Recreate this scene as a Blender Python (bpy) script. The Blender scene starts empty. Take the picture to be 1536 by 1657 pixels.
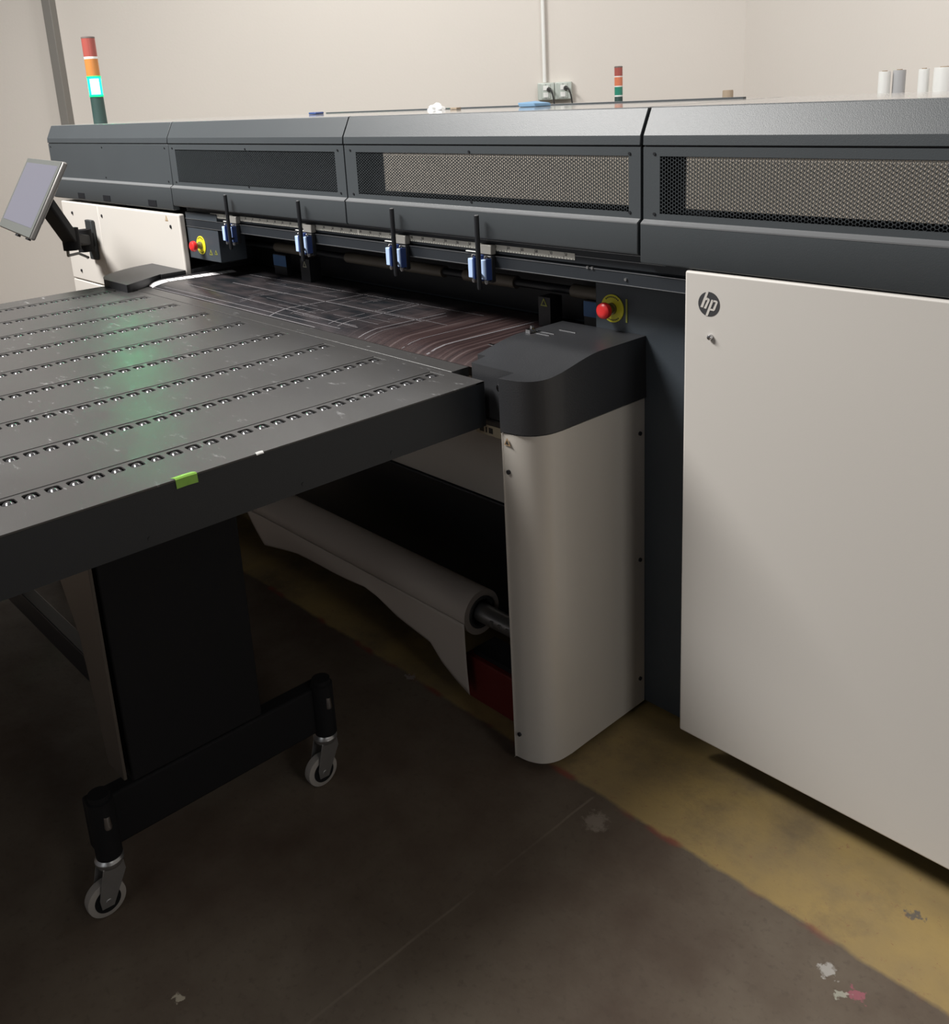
import bpy, bmesh, math, random
from mathutils import Vector, Matrix
random.seed(7)
S = bpy.context.scene
C = S.collection
PI = math.pi

# ------------------------------------------------------------------ camera
cd = bpy.data.cameras.new('camera')
cam = bpy.data.objects.new('camera', cd)
C.objects.link(cam)
S.camera = cam
Rw = ((0.68237079, 0.72939967, -0.04843777), (0.17051214, -0.22325175, -0.95973135), (-0.71084155, 0.64663341, -0.27671197))
m = Matrix.Identity(4)
for i in range(3):
    m[i][0] = Rw[0][i]; m[i][1] = -Rw[1][i]; m[i][2] = -Rw[2][i]
m[2][3] = 1.65
cam.matrix_world = m
cd.sensor_fit = 'HORIZONTAL'
cd.sensor_width = 36.0
cd.lens = 1541.28 / 1536 * 36
cd.shift_y = -(828.5 - 597.85) / 1536
cd.clip_start = 0.05
cd.clip_end = 100

# ------------------------------------------------------------------ world, lights, exposure
S.view_settings.view_transform = 'Standard'
S.view_settings.look = 'None'
S.view_settings.gamma = 1
S.view_settings.use_curve_mapping = False
S.view_settings.exposure = 0.0
W = bpy.data.worlds.new('world'); S.world = W
W.use_nodes = True
W.node_tree.nodes['Background'].inputs[0].default_value = (0.9, 0.95, 1, 1)
W.node_tree.nodes['Background'].inputs[1].default_value = 0.02

def area(name, loc, target, sx, sy, power, col):
    l = bpy.data.lights.new(name, 'AREA')
    l.shape = 'RECTANGLE'; l.size = sx; l.size_y = sy; l.energy = power; l.color = col
    o = bpy.data.objects.new(name, l); C.objects.link(o)
    o.location = loc
    d = Vector(target) - Vector(loc)
    o.rotation_euler = d.to_track_quat('-Z', 'Y').to_euler()
    return o
area('ceiling_lamp_left', (-3.95, -0.5, 4.3), (-3.7, -0.1, 0), 2.5, 0.9, 470, (1, 0.98, 0.95))
area('ceiling_lamp_back', (-5.0, 3.6, 4.3), (-5.0, 3.8, 0), 2.6, 0.8, 56, (1, 0.98, 0.95))
area('ceiling_lamp_right', (-1.6, 3.6, 4.3), (-1.6, 3.8, 0), 2.0, 0.8, 66, (1, 0.98, 0.95))
area('right_fill', (3.9, 0.3, 2.7), (-1.4, 1.4, 0.6), 1.2, 1.0, 36, (1, 0.98, 0.95))  # added fill from the right, brightens the side cover; no real fixture
area('front_fill', (-0.2, -3.6, 2.9), (-1.2, 1.7, 1.3), 2.0, 1.0, 14, (0.95, 0.98, 1))  # added fill from behind the camera for the fronts; no real opening

# ------------------------------------------------------------------ materials
def mat(name, col, rough=0.5, metal=0.0, noise=0.0, nscale=8.0, bump=0.0, bscale=200.0, spec=0.5, alpha=None, trans=0.0):
    M = bpy.data.materials.new(name); M.use_nodes = True
    nt = M.node_tree; b = nt.nodes['Principled BSDF']
    b.inputs['Base Color'].default_value = (*col, 1)
    b.inputs['Roughness'].default_value = rough
    b.inputs['Metallic'].default_value = metal
    b.inputs['Specular IOR Level'].default_value = spec
    if trans: b.inputs['Transmission Weight'].default_value = trans
    tc = nt.nodes.new('ShaderNodeTexCoord')
    if noise:
        n = nt.nodes.new('ShaderNodeTexNoise'); n.inputs['Scale'].default_value = nscale; n.inputs['Detail'].default_value = 5
        nt.links.new(tc.outputs['Object'], n.inputs['Vector'])
        r = nt.nodes.new('ShaderNodeMapRange'); r.inputs[3].default_value = 1 - noise; r.inputs[4].default_value = 1 + noise
        nt.links.new(n.outputs['Fac'], r.inputs[0])
        mx = nt.nodes.new('ShaderNodeVectorMath'); mx.operation = 'SCALE'
        mx.inputs[0].default_value = col
        nt.links.new(r.outputs[0], mx.inputs['Scale'])
        nt.links.new(mx.outputs[0], b.inputs['Base Color'])
    if bump:
        n2 = nt.nodes.new('ShaderNodeTexNoise'); n2.inputs['Scale'].default_value = bscale; n2.inputs['Detail'].default_value = 3
        nt.links.new(tc.outputs['Object'], n2.inputs['Vector'])
        bp = nt.nodes.new('ShaderNodeBump'); bp.inputs['Strength'].default_value = bump; bp.inputs['Distance'].default_value = 0.002
        nt.links.new(n2.outputs['Fac'], bp.inputs['Height']); nt.links.new(bp.outputs[0], b.inputs['Normal'])
    return M

def emis(name, col, strength, base=None):
    M = mat(name, base or col, 0.3)
    b = M.node_tree.nodes['Principled BSDF']
    b.inputs['Emission Color'].default_value = (*col, 1)
    b.inputs['Emission Strength'].default_value = strength
    return M

HOOD = mat('hood_paint', (0.060, 0.068, 0.074), 0.42, noise=0.08, nscale=4, bump=0.15, bscale=500)
LIP = mat('hood_lip', (0.16, 0.165, 0.17), 0.35)  # paler than the hood paint: light caught by the step, as colour
DARK = mat('dark_body_paint', (0.045, 0.055, 0.066), 0.5, noise=0.1, nscale=5, bump=0.15, bscale=400)
BLACK = mat('black_plastic', (0.012, 0.013, 0.016), 0.45)
BEAM = mat('beam_anodised', (0.035, 0.040, 0.047), 0.3, metal=0.3)
EDGE = mat('beam_edge_glint', (0.45, 0.46, 0.47), 0.35, metal=0.8)  # bright ledge lines, their caught light put into the colour
CAPM = mat('cap_plastic', (0.032, 0.033, 0.036), 0.38, noise=0.2, nscale=6, bump=0.2, bscale=300)
WHITE = mat('warm_white_panel', (0.60, 0.57, 0.53), 0.45, noise=0.02, nscale=2, bump=0.08, bscale=500)
COVER = mat('pearl_grey_cover', (0.56, 0.525, 0.475), 0.36, metal=0.15, noise=0.03, nscale=3, bump=0.1, bscale=600)
BEIGE = mat('filter_beige', (0.84, 0.75, 0.64), 0.8, noise=0.12, nscale=3)
CHROME = mat('chrome', (0.6, 0.6, 0.62), 0.18, metal=1.0)
STEEL = mat('brushed_steel', (0.42, 0.42, 0.42), 0.35, metal=0.9, noise=0.15, nscale=30)
RED = mat('signal_red_plastic', (0.75, 0.03, 0.03), 0.35)
YEL = mat('signal_yellow', (0.72, 0.66, 0.03), 0.45)
BLUE = mat('grip_pale_blue', (0.50, 0.66, 0.95), 0.4)
BLUED = mat('grip_dark_blue', (0.03, 0.06, 0.20), 0.45)
BLUEL = mat('blue_label', (0.05, 0.14, 0.32), 0.5)
PAPER = mat('white_paper_roll', (0.52, 0.46, 0.41), 0.45, noise=0.03, nscale=2)
LOGO = mat('logo_charcoal', (0.045, 0.045, 0.048), 0.5)
RULER = mat('ruler_cream', (0.88, 0.86, 0.78), 0.5)
INK = mat('black_ink', (0.02, 0.02, 0.02), 0.6)
RUB = mat('grey_rubber', (0.28, 0.26, 0.24), 0.6)
BROWN = mat('brown_roller', (0.13, 0.11, 0.085), 0.5)
TAPE = mat('green_tape', (0.22, 0.42, 0.07), 0.22, noise=0.15, nscale=60)
GREYB = mat('galvanised_box', (0.50, 0.54, 0.50), 0.45, metal=0.2)
POST = mat('post_grey_paint', (0.20, 0.19, 0.175), 0.6)
WHITEP = mat('white_plastic', (0.8, 0.8, 0.78), 0.4)
GREYR = mat('grey_roll_wrap', (0.42, 0.42, 0.43), 0.6)
CARD = mat('brown_cardboard', (0.32, 0.25, 0.18), 0.8, noise=0.15, nscale=20)
REDP = mat('red_painted_steel', (0.13, 0.012, 0.01), 0.5)
TOWRED = mat('stack_red_lens', (0.36, 0.085, 0.07), 0.3)
TOWAMB = mat('stack_amber_lens', (0.56, 0.22, 0.06), 0.3)
TOWORG = mat('stack_orange_lens', (0.62, 0.19, 0.10), 0.25)
TOWGRN = mat('stack_green_lens_off', (0.03, 0.22, 0.15), 0.25)
TOWLIT = emis('stack_green_lens_lit', (0.02, 0.95, 0.50), 1.3, (0.02, 0.3, 0.18))
TOWCORE = emis('stack_green_lamp', (0.20, 1.0, 0.60), 150.0)
_nt = TOWLIT.node_tree; _p = _nt.nodes['Principled BSDF']; _t = _nt.nodes.new('ShaderNodeBsdfTransparent'); _t.inputs[0].default_value = (0.12, 0.85, 0.55, 1)
_m = _nt.nodes.new('ShaderNodeMixShader'); _m.inputs[0].default_value = 0.3
_nt.links.new(_t.outputs[0], _m.inputs[1]); _nt.links.new(_p.outputs[0], _m.inputs[2]); _nt.links.new(_m.outputs[0], _nt.nodes['Material Output'].inputs[0])
TOWBASE = mat('stack_base_black', (0.03, 0.06, 0.055), 0.5)
BEZEL = mat('monitor_bezel', (0.10, 0.105, 0.10), 0.45)
SILVER = mat('monitor_silver_edge', (0.22, 0.21, 0.20), 0.4, metal=0.4)
SCREEN = emis('screen_glass', (0.50, 0.49, 0.60), 0.38, (0.05, 0.05, 0.06))
BLUECLOTH = mat('blue_cloth', (0.16, 0.29, 0.44), 0.8)
TISSUE = mat('white_tissue', (0.85, 0.85, 0.84), 0.8)
OUTW = mat('plug_black', (0.03, 0.03, 0.03), 0.5)
HOODTOP = HOOD
GLOSST = mat('hood_top_glare', (0.35, 0.35, 0.35), 0.06)  # base paler than the hood paint, puts the grazing glare into colour
LEGM = mat('leg_matt_black', (0.007, 0.007, 0.008), 0.8, spec=0.2)

def wallmat(name, col):
    M = mat(name, col, 0.75, noise=0.035, nscale=0.7, bump=0.25, bscale=60)
    return M
WALLM = wallmat('painted_wall', (0.665, 0.62, 0.575))
WALLD = wallmat('dark_wall', (0.10, 0.10, 0.11))
CEILM = wallmat('ceiling_grey', (0.30, 0.29, 0.28))  # ceiling out of view, darkened to cut bounced light

def tablemat():
    M = mat('table_black_metal', (0.060, 0.058, 0.057), 0.40, bump=0.1, bscale=500)
    nt = M.node_tree; b = nt.nodes['Principled BSDF']; tc = nt.nodes['Texture Coordinate']
    n = nt.nodes.new('ShaderNodeTexNoise'); n.inputs['Scale'].default_value = 3; n.inputs['Detail'].default_value = 6
    nt.links.new(tc.outputs['Object'], n.inputs['Vector'])
    r = nt.nodes.new('ShaderNodeMapRange'); r.inputs[1].default_value = 0.3; r.inputs[2].default_value = 0.7; r.inputs[3].default_value = 0.30; r.inputs[4].default_value = 0.40
    nt.links.new(n.outputs['Fac'], r.inputs[0]); nt.links.new(r.outputs[0], b.inputs['Roughness'])
    # worn scuff marks: sparse thin cells
    mp = nt.nodes.new('ShaderNodeMapping'); mp.inputs['Scale'].default_value = (9, 30, 1); mp.inputs['Rotation'].default_value = (0, 0, 0.8)
    nt.links.new(tc.outputs['Object'], mp.inputs[0])
    v = nt.nodes.new('ShaderNodeTexNoise'); v.inputs['Scale'].default_value = 1.6; v.inputs['Detail'].default_value = 8; v.inputs['Roughness'].default_value = 0.7
    nt.links.new(mp.outputs[0], v.inputs['Vector'])
    r2 = nt.nodes.new('ShaderNodeMapRange'); r2.inputs[1].default_value = 0.62; r2.inputs[2].default_value = 0.70
    nt.links.new(v.outputs['Fac'], r2.inputs[0])
    mx = nt.nodes.new('ShaderNodeMix'); mx.data_type = 'RGBA'
    mx.inputs[6].default_value = (0.060, 0.058, 0.057, 1); mx.inputs[7].default_value = (0.22, 0.22, 0.22, 1)
    nt.links.new(r2.outputs[0], mx.inputs[0]); nt.links.new(mx.outputs[2], b.inputs['Base Color'])
    return M
TABLE = tablemat()
SKIRT = mat('table_skirt_black', (0.012, 0.015, 0.019), 0.5, bump=0.1, bscale=400)

def mediamat():
    M = bpy.data.materials.new('printed_media'); M.use_nodes = True
    nt = M.node_tree; b = nt.nodes['Principled BSDF']; L = nt.links.new
    b.inputs['Roughness'].default_value = 0.32
    tc = nt.nodes.new('ShaderNodeTexCoord')
    sx = nt.nodes.new('ShaderNodeSeparateXYZ'); L(tc.outputs['UV'], sx.inputs[0])   # uv: u = x metres, v = metres along the sheet
    mp = nt.nodes.new('ShaderNodeMapping'); mp.inputs['Scale'].default_value = (60, 1.2, 1); L(tc.outputs['UV'], mp.inputs[0])
    n = nt.nodes.new('ShaderNodeTexNoise'); n.inputs['Scale'].default_value = 1.0; n.inputs['Detail'].default_value = 4; L(mp.outputs[0], n.inputs['Vector'])
    cr = nt.nodes.new('ShaderNodeValToRGB'); L(n.outputs['Fac'], cr.inputs[0])
    e = cr.color_ramp.elements
    e[0].position = 0.35; e[0].color = (0.022, 0.014, 0.015, 1); e[1].position = 0.74; e[1].color = (0.15, 0.12, 0.118, 1)
    x = cr.color_ramp.elements.new(0.55); x.color = (0.052, 0.032, 0.031, 1)
    # dark printed photograph side
    mp2 = nt.nodes.new('ShaderNodeMapping'); mp2.inputs['Scale'].default_value = (5, 14, 1); L(tc.outputs['UV'], mp2.inputs[0])
    n2 = nt.nodes.new('ShaderNodeTexNoise'); n2.inputs['Scale'].default_value = 1.5; n2.inputs['Detail'].default_value = 6; L(mp2.outputs[0], n2.inputs['Vector'])
    cr2 = nt.nodes.new('ShaderNodeValToRGB'); L(n2.outputs['Fac'], cr2.inputs[0])
    e = cr2.color_ramp.elements
    e[0].position = 0.35; e[0].color = (0.012, 0.014, 0.017, 1); e[1].position = 0.75; e[1].color = (0.06, 0.05, 0.052, 1)
    f = nt.nodes.new('ShaderNodeMapRange'); f.inputs[1].default_value = -2.30; f.inputs[2].default_value = -2.0
    L(sx.outputs[0], f.inputs[0])
    mx = nt.nodes.new('ShaderNodeMix'); mx.data_type = 'RGBA'
    L(f.outputs[0], mx.inputs[0]); L(cr2.outputs[0], mx.inputs[6]); L(cr.outputs[0], mx.inputs[7])
    L(mx.outputs[2], b.inputs['Base Color'])
    return M
MEDIA = mediamat()
PLINE = mat('print_pale_line', (0.19, 0.18, 0.19), 0.4)
PWHITE = mat('print_white', (0.85, 0.83, 0.84), 0.4)

def floormat():
    M = bpy.data.materials.new('stained_concrete'); M.use_nodes = True
    nt = M.node_tree; b = nt.nodes['Principled BSDF']; L = nt.links.new
    g = nt.nodes.new('ShaderNodeNewGeometry')
    sx = nt.nodes.new('ShaderNodeSeparateXYZ'); L(g.outputs['Position'], sx.inputs[0])
    def noise(s, d=6, r=0.6, vec=None):
        n = nt.nodes.new('ShaderNodeTexNoise'); n.inputs['Scale'].default_value = s; n.inputs['Detail'].default_value = d; n.inputs['Roughness'].default_value = r
        L(vec or g.outputs['Position'], n.inputs['Vector']); return n.outputs['Fac']
    def rng(v, a, c, lo=0.0, hi=1.0):
        r = nt.nodes.new('ShaderNodeMapRange'); r.inputs[1].default_value = a; r.inputs[2].default_value = c; r.inputs[3].default_value = lo; r.inputs[4].default_value = hi
        L(v, r.inputs[0]); return r.outputs[0]
    def mth(op, a, bb, clamp=False):
        n = nt.nodes.new('ShaderNodeMath'); n.operation = op; n.use_clamp = clamp
        for i, v in ((0, a), (1, bb)):
            if isinstance(v, (int, float)): n.inputs[i].default_value = v
            else: L(v, n.inputs[i])
        return n.outputs[0]
    def mix(f, a, c):
        n = nt.nodes.new('ShaderNodeMix'); n.data_type = 'RGBA'; L(f, n.inputs[0])
        for i, v in ((6, a), (7, c)):
            if isinstance(v, tuple): n.inputs[i].default_value = (*v, 1)
            else: L(v, n.inputs[i])
        return n.outputs[2]
    base = mix(rng(noise(2.2), 0.35, 0.65), (0.070, 0.046, 0.032), (0.135, 0.108, 0.080))
    base = mix(rng(noise(60, 3), 0.55, 0.75, 0, 0.5), base, (0.06, 0.045, 0.033))
    # painted yellow lane beside the machine
    wob = mth('MULTIPLY', mth('SUBTRACT', noise(9, 4), 0.5), 0.03)
    y2 = mth('ADD', sx.outputs[1], wob)
    band = mth('MULTIPLY', rng(y2, 1.484, 1.496), rng(y2, 2.2, 2.21, 1, 0))
    yel = mix(rng(noise(5), 0.35, 0.7), (0.32, 0.225, 0.085), (0.24, 0.175, 0.085))
    yel = mix(rng(noise(45, 5, 0.75), 0.60, 0.72), yel, (0.22, 0.10, 0.06))
    wear = rng(noise(3.0, 7, 0.7), 0.48, 0.66, 1, 0.35)
    base = mix(mth('MULTIPLY', band, wear), base, yel)
    # rust-red edge of the lane
    edge = mth('MULTIPLY', rng(mth('ABSOLUTE', mth('SUBTRACT', y2, 1.488), 0), 0.004, 0.014, 1, 0), rng(noise(6, 2), 0.5, 0.62))
    base = mix(mth('MULTIPLY', edge, 0.8), base, (0.20, 0.045, 0.03))
    # sawn joint in the slab
    jx = mth('ADD', sx.outputs[0], mth('MULTIPLY', mth('SUBTRACT', noise(4, 2), 0.5), 0.012))
    j = mth('MULTIPLY', rng(mth('ABSOLUTE', mth('ADD', jx, 1.27), 0), 0.0015, 0.004, 1, 0), rng(sx.outputs[1], 1.47, 1.48, 1, 0))
    base = mix(mth('MULTIPLY', mth('MULTIPLY', j, rng(noise(5), 0.35, 0.6)), 0.45), base, (0.24, 0.20, 0.16))
    # paint spatter
    for (cx, cy, r, col) in ((-0.64, 1.421, 0.022, (0.40, 0.385, 0.36)), (-0.58, 1.411, 0.018, (0.30, 0.09, 0.12)), (-0.60, 1.392, 0.012, (0.34, 0.34, 0.28)),
                             (-1.212, 1.416, 0.035, (0.24, 0.20, 0.165)), (-1.985, 1.488, 0.018, (0.30, 0.27, 0.25)), (-0.58, 1.664, 0.018, (0.08, 0.08, 0.085)),
                             (-0.522, 1.36, 0.012, (0.5, 0.48, 0.36)), (-1.495, 0.505, 0.012, (0.5, 0.45, 0.35))):
        v = nt.nodes.new('ShaderNodeVectorMath'); v.operation = 'DISTANCE'; L(g.outputs['Position'], v.inputs[0]); v.inputs[1].default_value = (cx, cy, 0)
        dd = mth('ADD', v.outputs['Value'], mth('MULTIPLY', mth('SUBTRACT', noise(55, 3), 0.5), 0.07))
        base = mix(mth('MULTIPLY', rng(dd, r * 0.55, r * 0.9, 1, 0), 0.8), base, col)
    L(base, b.inputs['Base Color'])
    L(rng(noise(7), 0.3, 0.7, 0.5, 0.72), b.inputs['Roughness'])
    bp = nt.nodes.new('ShaderNodeBump'); bp.inputs['Strength'].default_value = 0.3; bp.inputs['Distance'].default_value = 0.003
    L(noise(40), bp.inputs['Height']); L(bp.outputs[0], b.inputs['Normal'])
    return M
FLOORM = floormat()

# ------------------------------------------------------------------ mesh helpers
def screws(name, m2, parent, items, r, y0=None):
    for (p0, p1) in items:
        MB().cyl(p0, p1, r, seg=12).build(name, m2, parent, smooth=True)
class MB:
    def __init__(s): s.v = []; s.f = []
    def add(s, vs, fs):
        n = len(s.v); s.v += [tuple(v) for v in vs]; s.f += [tuple(i + n for i in f) for f in fs]; return s
    def box(s, x0, x1, y0, y1, z0, z1):
        return s.add([(x0, y0, z0), (x1, y0, z0), (x1, y1, z0), (x0, y1, z0), (x0, y0, z1), (x1, y0, z1), (x1, y1, z1), (x0, y1, z1)],
                     [(0, 3, 2, 1), (4, 5, 6, 7), (0, 1, 5, 4), (1, 2, 6, 5), (2, 3, 7, 6), (3, 0, 4, 7)])
    def prism_x(s, prof, x0, x1):          # profile of (y, z) extruded along x
        n = len(prof)
        return s.add([(x0, y, z) for y, z in prof] + [(x1, y, z) for y, z in prof],
                     [tuple(range(n)), tuple(reversed(range(n, 2 * n)))] + [(i, i + n, (i + 1) % n + n, (i + 1) % n) for i in range(n)])
    def prism_z(s, prof, z0, z1, ztop=None):
        n = len(prof); zt = ztop or (lambda x, y: z1)
        return s.add([(x, y, z0) for x, y in prof] + [(x, y, zt(x, y)) for x, y in prof],
                     [tuple(reversed(range(n))), tuple(range(n, 2 * n))] + [(i, (i + 1) % n, (i + 1) % n + n, i + n) for i in range(n)])
    def prism_y(s, prof, y0, y1):          # profile of (x, z)
        n = len(prof)
        return s.add([(x, y0, z) for x, z in prof] + [(x, y1, z) for x, z in prof],
                     [tuple(range(n)), tuple(reversed(range(n, 2 * n)))] + [(i, i + n, (i + 1) % n + n, (i + 1) % n) for i in range(n)])
    def lathe(s, p0, axis, prof, seg=24):  # prof: (distance along axis, radius)
        a = Vector(axis).normalized(); t = a.orthogonal().normalized(); u = a.cross(t)
        vs = []; fs = []
        for d, r in prof:
            for k in range(seg):
                w = 2 * PI * k / seg
                vs.append(Vector(p0) + a * d + (t * math.cos(w) + u * math.sin(w)) * r)
        for i in range(len(prof) - 1):
            for k in range(seg):
                fs.append((i * seg + k, i * seg + (k + 1) % seg, (i + 1) * seg + (k + 1) % seg, (i + 1) * seg + k))
        fs.append(tuple(reversed(range(seg)))); fs.append(tuple(range((len(prof) - 1) * seg, len(prof) * seg)))
        return s.add(vs, fs)
    def cyl(s, p0, p1, r, r1=None, seg=24):
        d = Vector(p1) - Vector(p0)
        return s.lathe(p0, d, [(0, r), (d.length, r if r1 is None else r1)], seg)
    def tube(s, pts, r, seg=10):
        for a, b in zip(pts[:-1], pts[1:]): s.cyl(a, b, r, seg=seg)
        return s
    def build(s, name, material, parent=None, bevel=0.0, smooth=False, seg=2, sharp=0.6):
        me = bpy.data.meshes.new(name); me.from_pydata(s.v, [], s.f); me.validate(); me.update()
        bm = bmesh.new(); bm.from_mesh(me); bmesh.ops.recalc_face_normals(bm, faces=bm.faces); bm.to_mesh(me); bm.free()
        for mm in (material if isinstance(material, (list, tuple)) else [material]): me.materials.append(mm)
        o = bpy.data.objects.new(name, me); C.objects.link(o)
        if parent: place(o, parent)
        if bevel:
            b = o.modifiers.new('bevel', 'BEVEL'); b.width = bevel; b.segments = seg; b.limit_method = 'ANGLE'; b.angle_limit = 0.6
            smooth = True
        if smooth:
            for p in me.polygons: p.use_smooth = True
            try: me.set_sharp_from_angle(angle=sharp)
            except Exception: pass
        return o
def place(o, parent):                       # keeps world placement: all meshes are modelled in world metres
    o.parent = parent
    o.matrix_parent_inverse = Matrix.Translation(-Vector(wl(parent)))
def wl(o):
    v = Vector((0, 0, 0))
    return Vector(o['_w']) if '_w' in o.keys() else v
def thing(name, label, cat, loc, group=None):
    o = bpy.data.objects.new(name, None); C.objects.link(o); o.location = loc; o.empty_display_size = 0.1
    o['label'] = label; o['category'] = cat
    if group: o['group'] = group
    o['_w'] = tuple(loc)
    return o
def tag(o, label, cat, group=None):
    o['label'] = label; o['category'] = cat
    if group: o['group'] = group
    return o
def struct(o):
    o['kind'] = 'structure'; return o
def recenter(o):                            # origin of a one-mesh thing to its base
    me = o.data; xs = [v.co for v in me.vertices]
    c = Vector(((min(v.x for v in xs) + max(v.x for v in xs)) / 2, (min(v.y for v in xs) + max(v.y for v in xs)) / 2, min(v.z for v in xs)))
    me.transform(Matrix.Translation(-c)); o.location = c; return o

# ------------------------------------------------------------------ the room (turned about 36 degrees to the machine)
P = [(-17.6, -4.0), (5.0, -4.0), (5.0, 0.81), (-3.75, 6.06)]
struct(MB().add([(x, y, 0) for x, y in P] + [(x, y, -0.1) for x, y in P], [(0, 1, 2, 3), (7, 6, 5, 4), (0, 4, 5, 1), (1, 5, 6, 2), (2, 6, 7, 3), (3, 7, 4, 0)]).build('floor', FLOORM))
struct(MB().add([(x, y, 4.5) for x, y in P] + [(x, y, 4.6) for x, y in P], [(3, 2, 1, 0), (4, 5, 6, 7), (0, 1, 5, 4), (1, 2, 6, 5), (2, 3, 7, 6), (3, 0, 4, 7)]).build('ceiling', CEILM))
def wall(name, a, b, t=0.1, wm=None):
    d = Vector((b[0] - a[0], b[1] - a[1], 0)).normalized(); n = Vector((d.y, -d.x, 0)) * t
    q = [(a[0], a[1]), (b[0], b[1]), (b[0] + n.x, b[1] + n.y), (a[0] + n.x, a[1] + n.y)]
    struct(MB().prism_z(q, -0.02, 4.55).build(name, wm or WALLM))
wall('wall_front', P[0], P[1], wm=WALLD); wall('wall_near', P[1], P[2], wm=WALLD); wall('wall_right', P[2], P[3]); wall('wall_back', P[3], P[0])
WD = Vector((0.809, 0.588, 0)).normalized(); WN = Vector((0.588, -0.809, 0)).normalized()    # along the back wall, and into the room
W0 = Vector((-4.83, 5.28, 0))
wd = Vector((P[3][0] - P[0][0], P[3][1] - P[0][1], 0)).normalized()
def onwall(s, z, off=0.0):                   # s metres along the back wall from the outlets
    base = W0 + wd * s
    t = (base - Vector((P[0][0], P[0][1], 0))).dot(Vector((wd.y, -wd.x, 0)))
    base = base - Vector((wd.y, -wd.x, 0)) * t
    return base + Vector((wd.y, -wd.x, 0)) * off + Vector((0, 0, z))
NW = Vector((wd.y, -wd.x, 0))
def wallbox(mb, s0, s1, z0, z1, o0, o1):
    q = [onwall(s0, 0, o0), onwall(s1, 0, o0), onwall(s1, 0, o1), onwall(s0, 0, o1)]
    return mb.prism_z([(p.x, p.y) for p in q], z0, z1)
# post standing against the wall, far left
s_post = -3.86
mb = MB(); wallbox(mb, s_post - 0.035, s_post + 0.035, 0, 4.5, 0.002, 0.08)
o = mb.build('trim_1', POST, bevel=0.004); struct(o)
# outlets on the back wall
sc = (onwall(0, 0) - onwall(0, 0)).length
def outlet(s, z, label, side):
    t = thing('outlet_box', label, 'electrical box', tuple(onwall(s, z - 0.06)), 'grey electrical boxes on the wall')
    mb = MB(); wallbox(mb, s - 0.06, s + 0.06, z - 0.06, z + 0.06, 0.001, 0.055); mb.build('box_body', GREYB, t, bevel=0.006)
    mb = MB(); wallbox(mb, s - 0.032, s + 0.032, z - 0.05, z + 0.05, 0.056, 0.06); mb.build('cover_plate', GREYB, t, bevel=0.002)
    mb = MB(); wallbox(mb, s - 0.018, s + 0.018, z - 0.04, z - 0.008, 0.061, 0.064); wallbox(mb, s - 0.018, s + 0.018, z + 0.008, z + 0.04, 0.061, 0.064); mb.build('socket', WHITEP, t)
    screws('screw', STEEL, t, [(onwall(s, zz, 0.058), onwall(s, zz, 0.062)) for zz in (z - 0.046, z + 0.046)], 0.004)
outlet(-0.035, 1.648, 'left one of two grey electrical boxes, with the white conduit entering its top', 0)
outlet(0.088, 1.648, 'right one of two grey electrical boxes on the wall above the machine', 1)
mb = MB(); mb.cyl(onwall(-0.045, 1.712, 0.03), onwall(-0.045, 4.4, 0.03), 0.0135, seg=16)
cnd = mb.build('conduit_pipe', WHITEP, smooth=True); tag(cnd, 'thin white conduit pipe running up the wall from the left electrical box', 'pipe')
recenter(cnd)
def plug(s, z, label, dz, dx):
    t = thing('power_cord', label, 'power cord', tuple(onwall(s, z - 0.2, 0.08)), 'black power cords plugged into the wall boxes')
    mb = MB(); mb.cyl(onwall(s, z, 0.066), onwall(s + 0.004, z + 0.004, 0.105), 0.017, 0.012, 14); mb.build('plug', OUTW, t, smooth=True)
    pts = []
    for k in range(15):
        u = k / 14
        pts.append(onwall(s + dx * math.sin(u * PI * 0.5) * (1 - 0.35 * u * u), z + 0.004 - dz * u * u * u - 0.10 * u * u, 0.105 + 0.02 * math.sin(u * PI) - 0.07 * u * u))
    MB().tube(pts, 0.0055, 8).build('cable', OUTW, t, smooth=True)
plug(-0.012, 1.660, 'black power cord hanging from the left wall box, bent to the right', 0.5, 0.06)
plug(0.108, 1.665, 'black power cord hanging in an arc from the right wall box', 0.5, 0.07)

# rolls of media standing on the floor by the right wall
def roll(x, y, r, h, m2, label, capm=None):
    t = thing('media_roll', label, 'roll', (x, y, 0), 'media rolls standing on end behind the machine')
    MB().lathe((x, y, 0), (0, 0, 1), [(0, r * 0.98), (0.01, r), (h - 0.01, r), (h, r * 0.98)], 32).build('roll_body', m2, t, smooth=True)
    MB().lathe((x, y, h), (0, 0, 1), [(-0.01, r * 0.45), (0.004, r * 0.45)], 24).build('core_end', CARD, t, smooth=True)
roll(-2.098, 4.60, 0.0265, 1.662, WHITEP, 'white media roll standing on end just left of the grey roll')
roll(-2.046, 4.64, 0.0285, 1.665, GREYR, 'grey media roll standing on end right of a white roll')
roll(-1.916, 4.60, 0.0235, 1.664, WHITEP, 'slim pale media roll between the grey roll and the widest white roll')
roll(-1.822, 4.59, 0.044, 1.667, WHITEP, 'brightest white media roll standing at the right edge of the photo')
c = tag(MB().lathe((-2.94, 4.60, 0), (0, 0, 1), [(0, 0.028), (1.604, 0.028), (1.609, 0.026)], 24).build('cardboard_tube', CARD, smooth=True),
        'brown cardboard tube whose end shows above the back of the machine', 'tube')
recenter(c)

# ------------------------------------------------------------------ THE PRINTER
PR = thing('large_format_printer', 'long dark grey industrial printer with perforated hood and white cabinet doors', 'printer', (-2.4, 2.2, 0))
YF = 1.717
XS = -1.318
XR = 0.35
XL = -4.9
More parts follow.
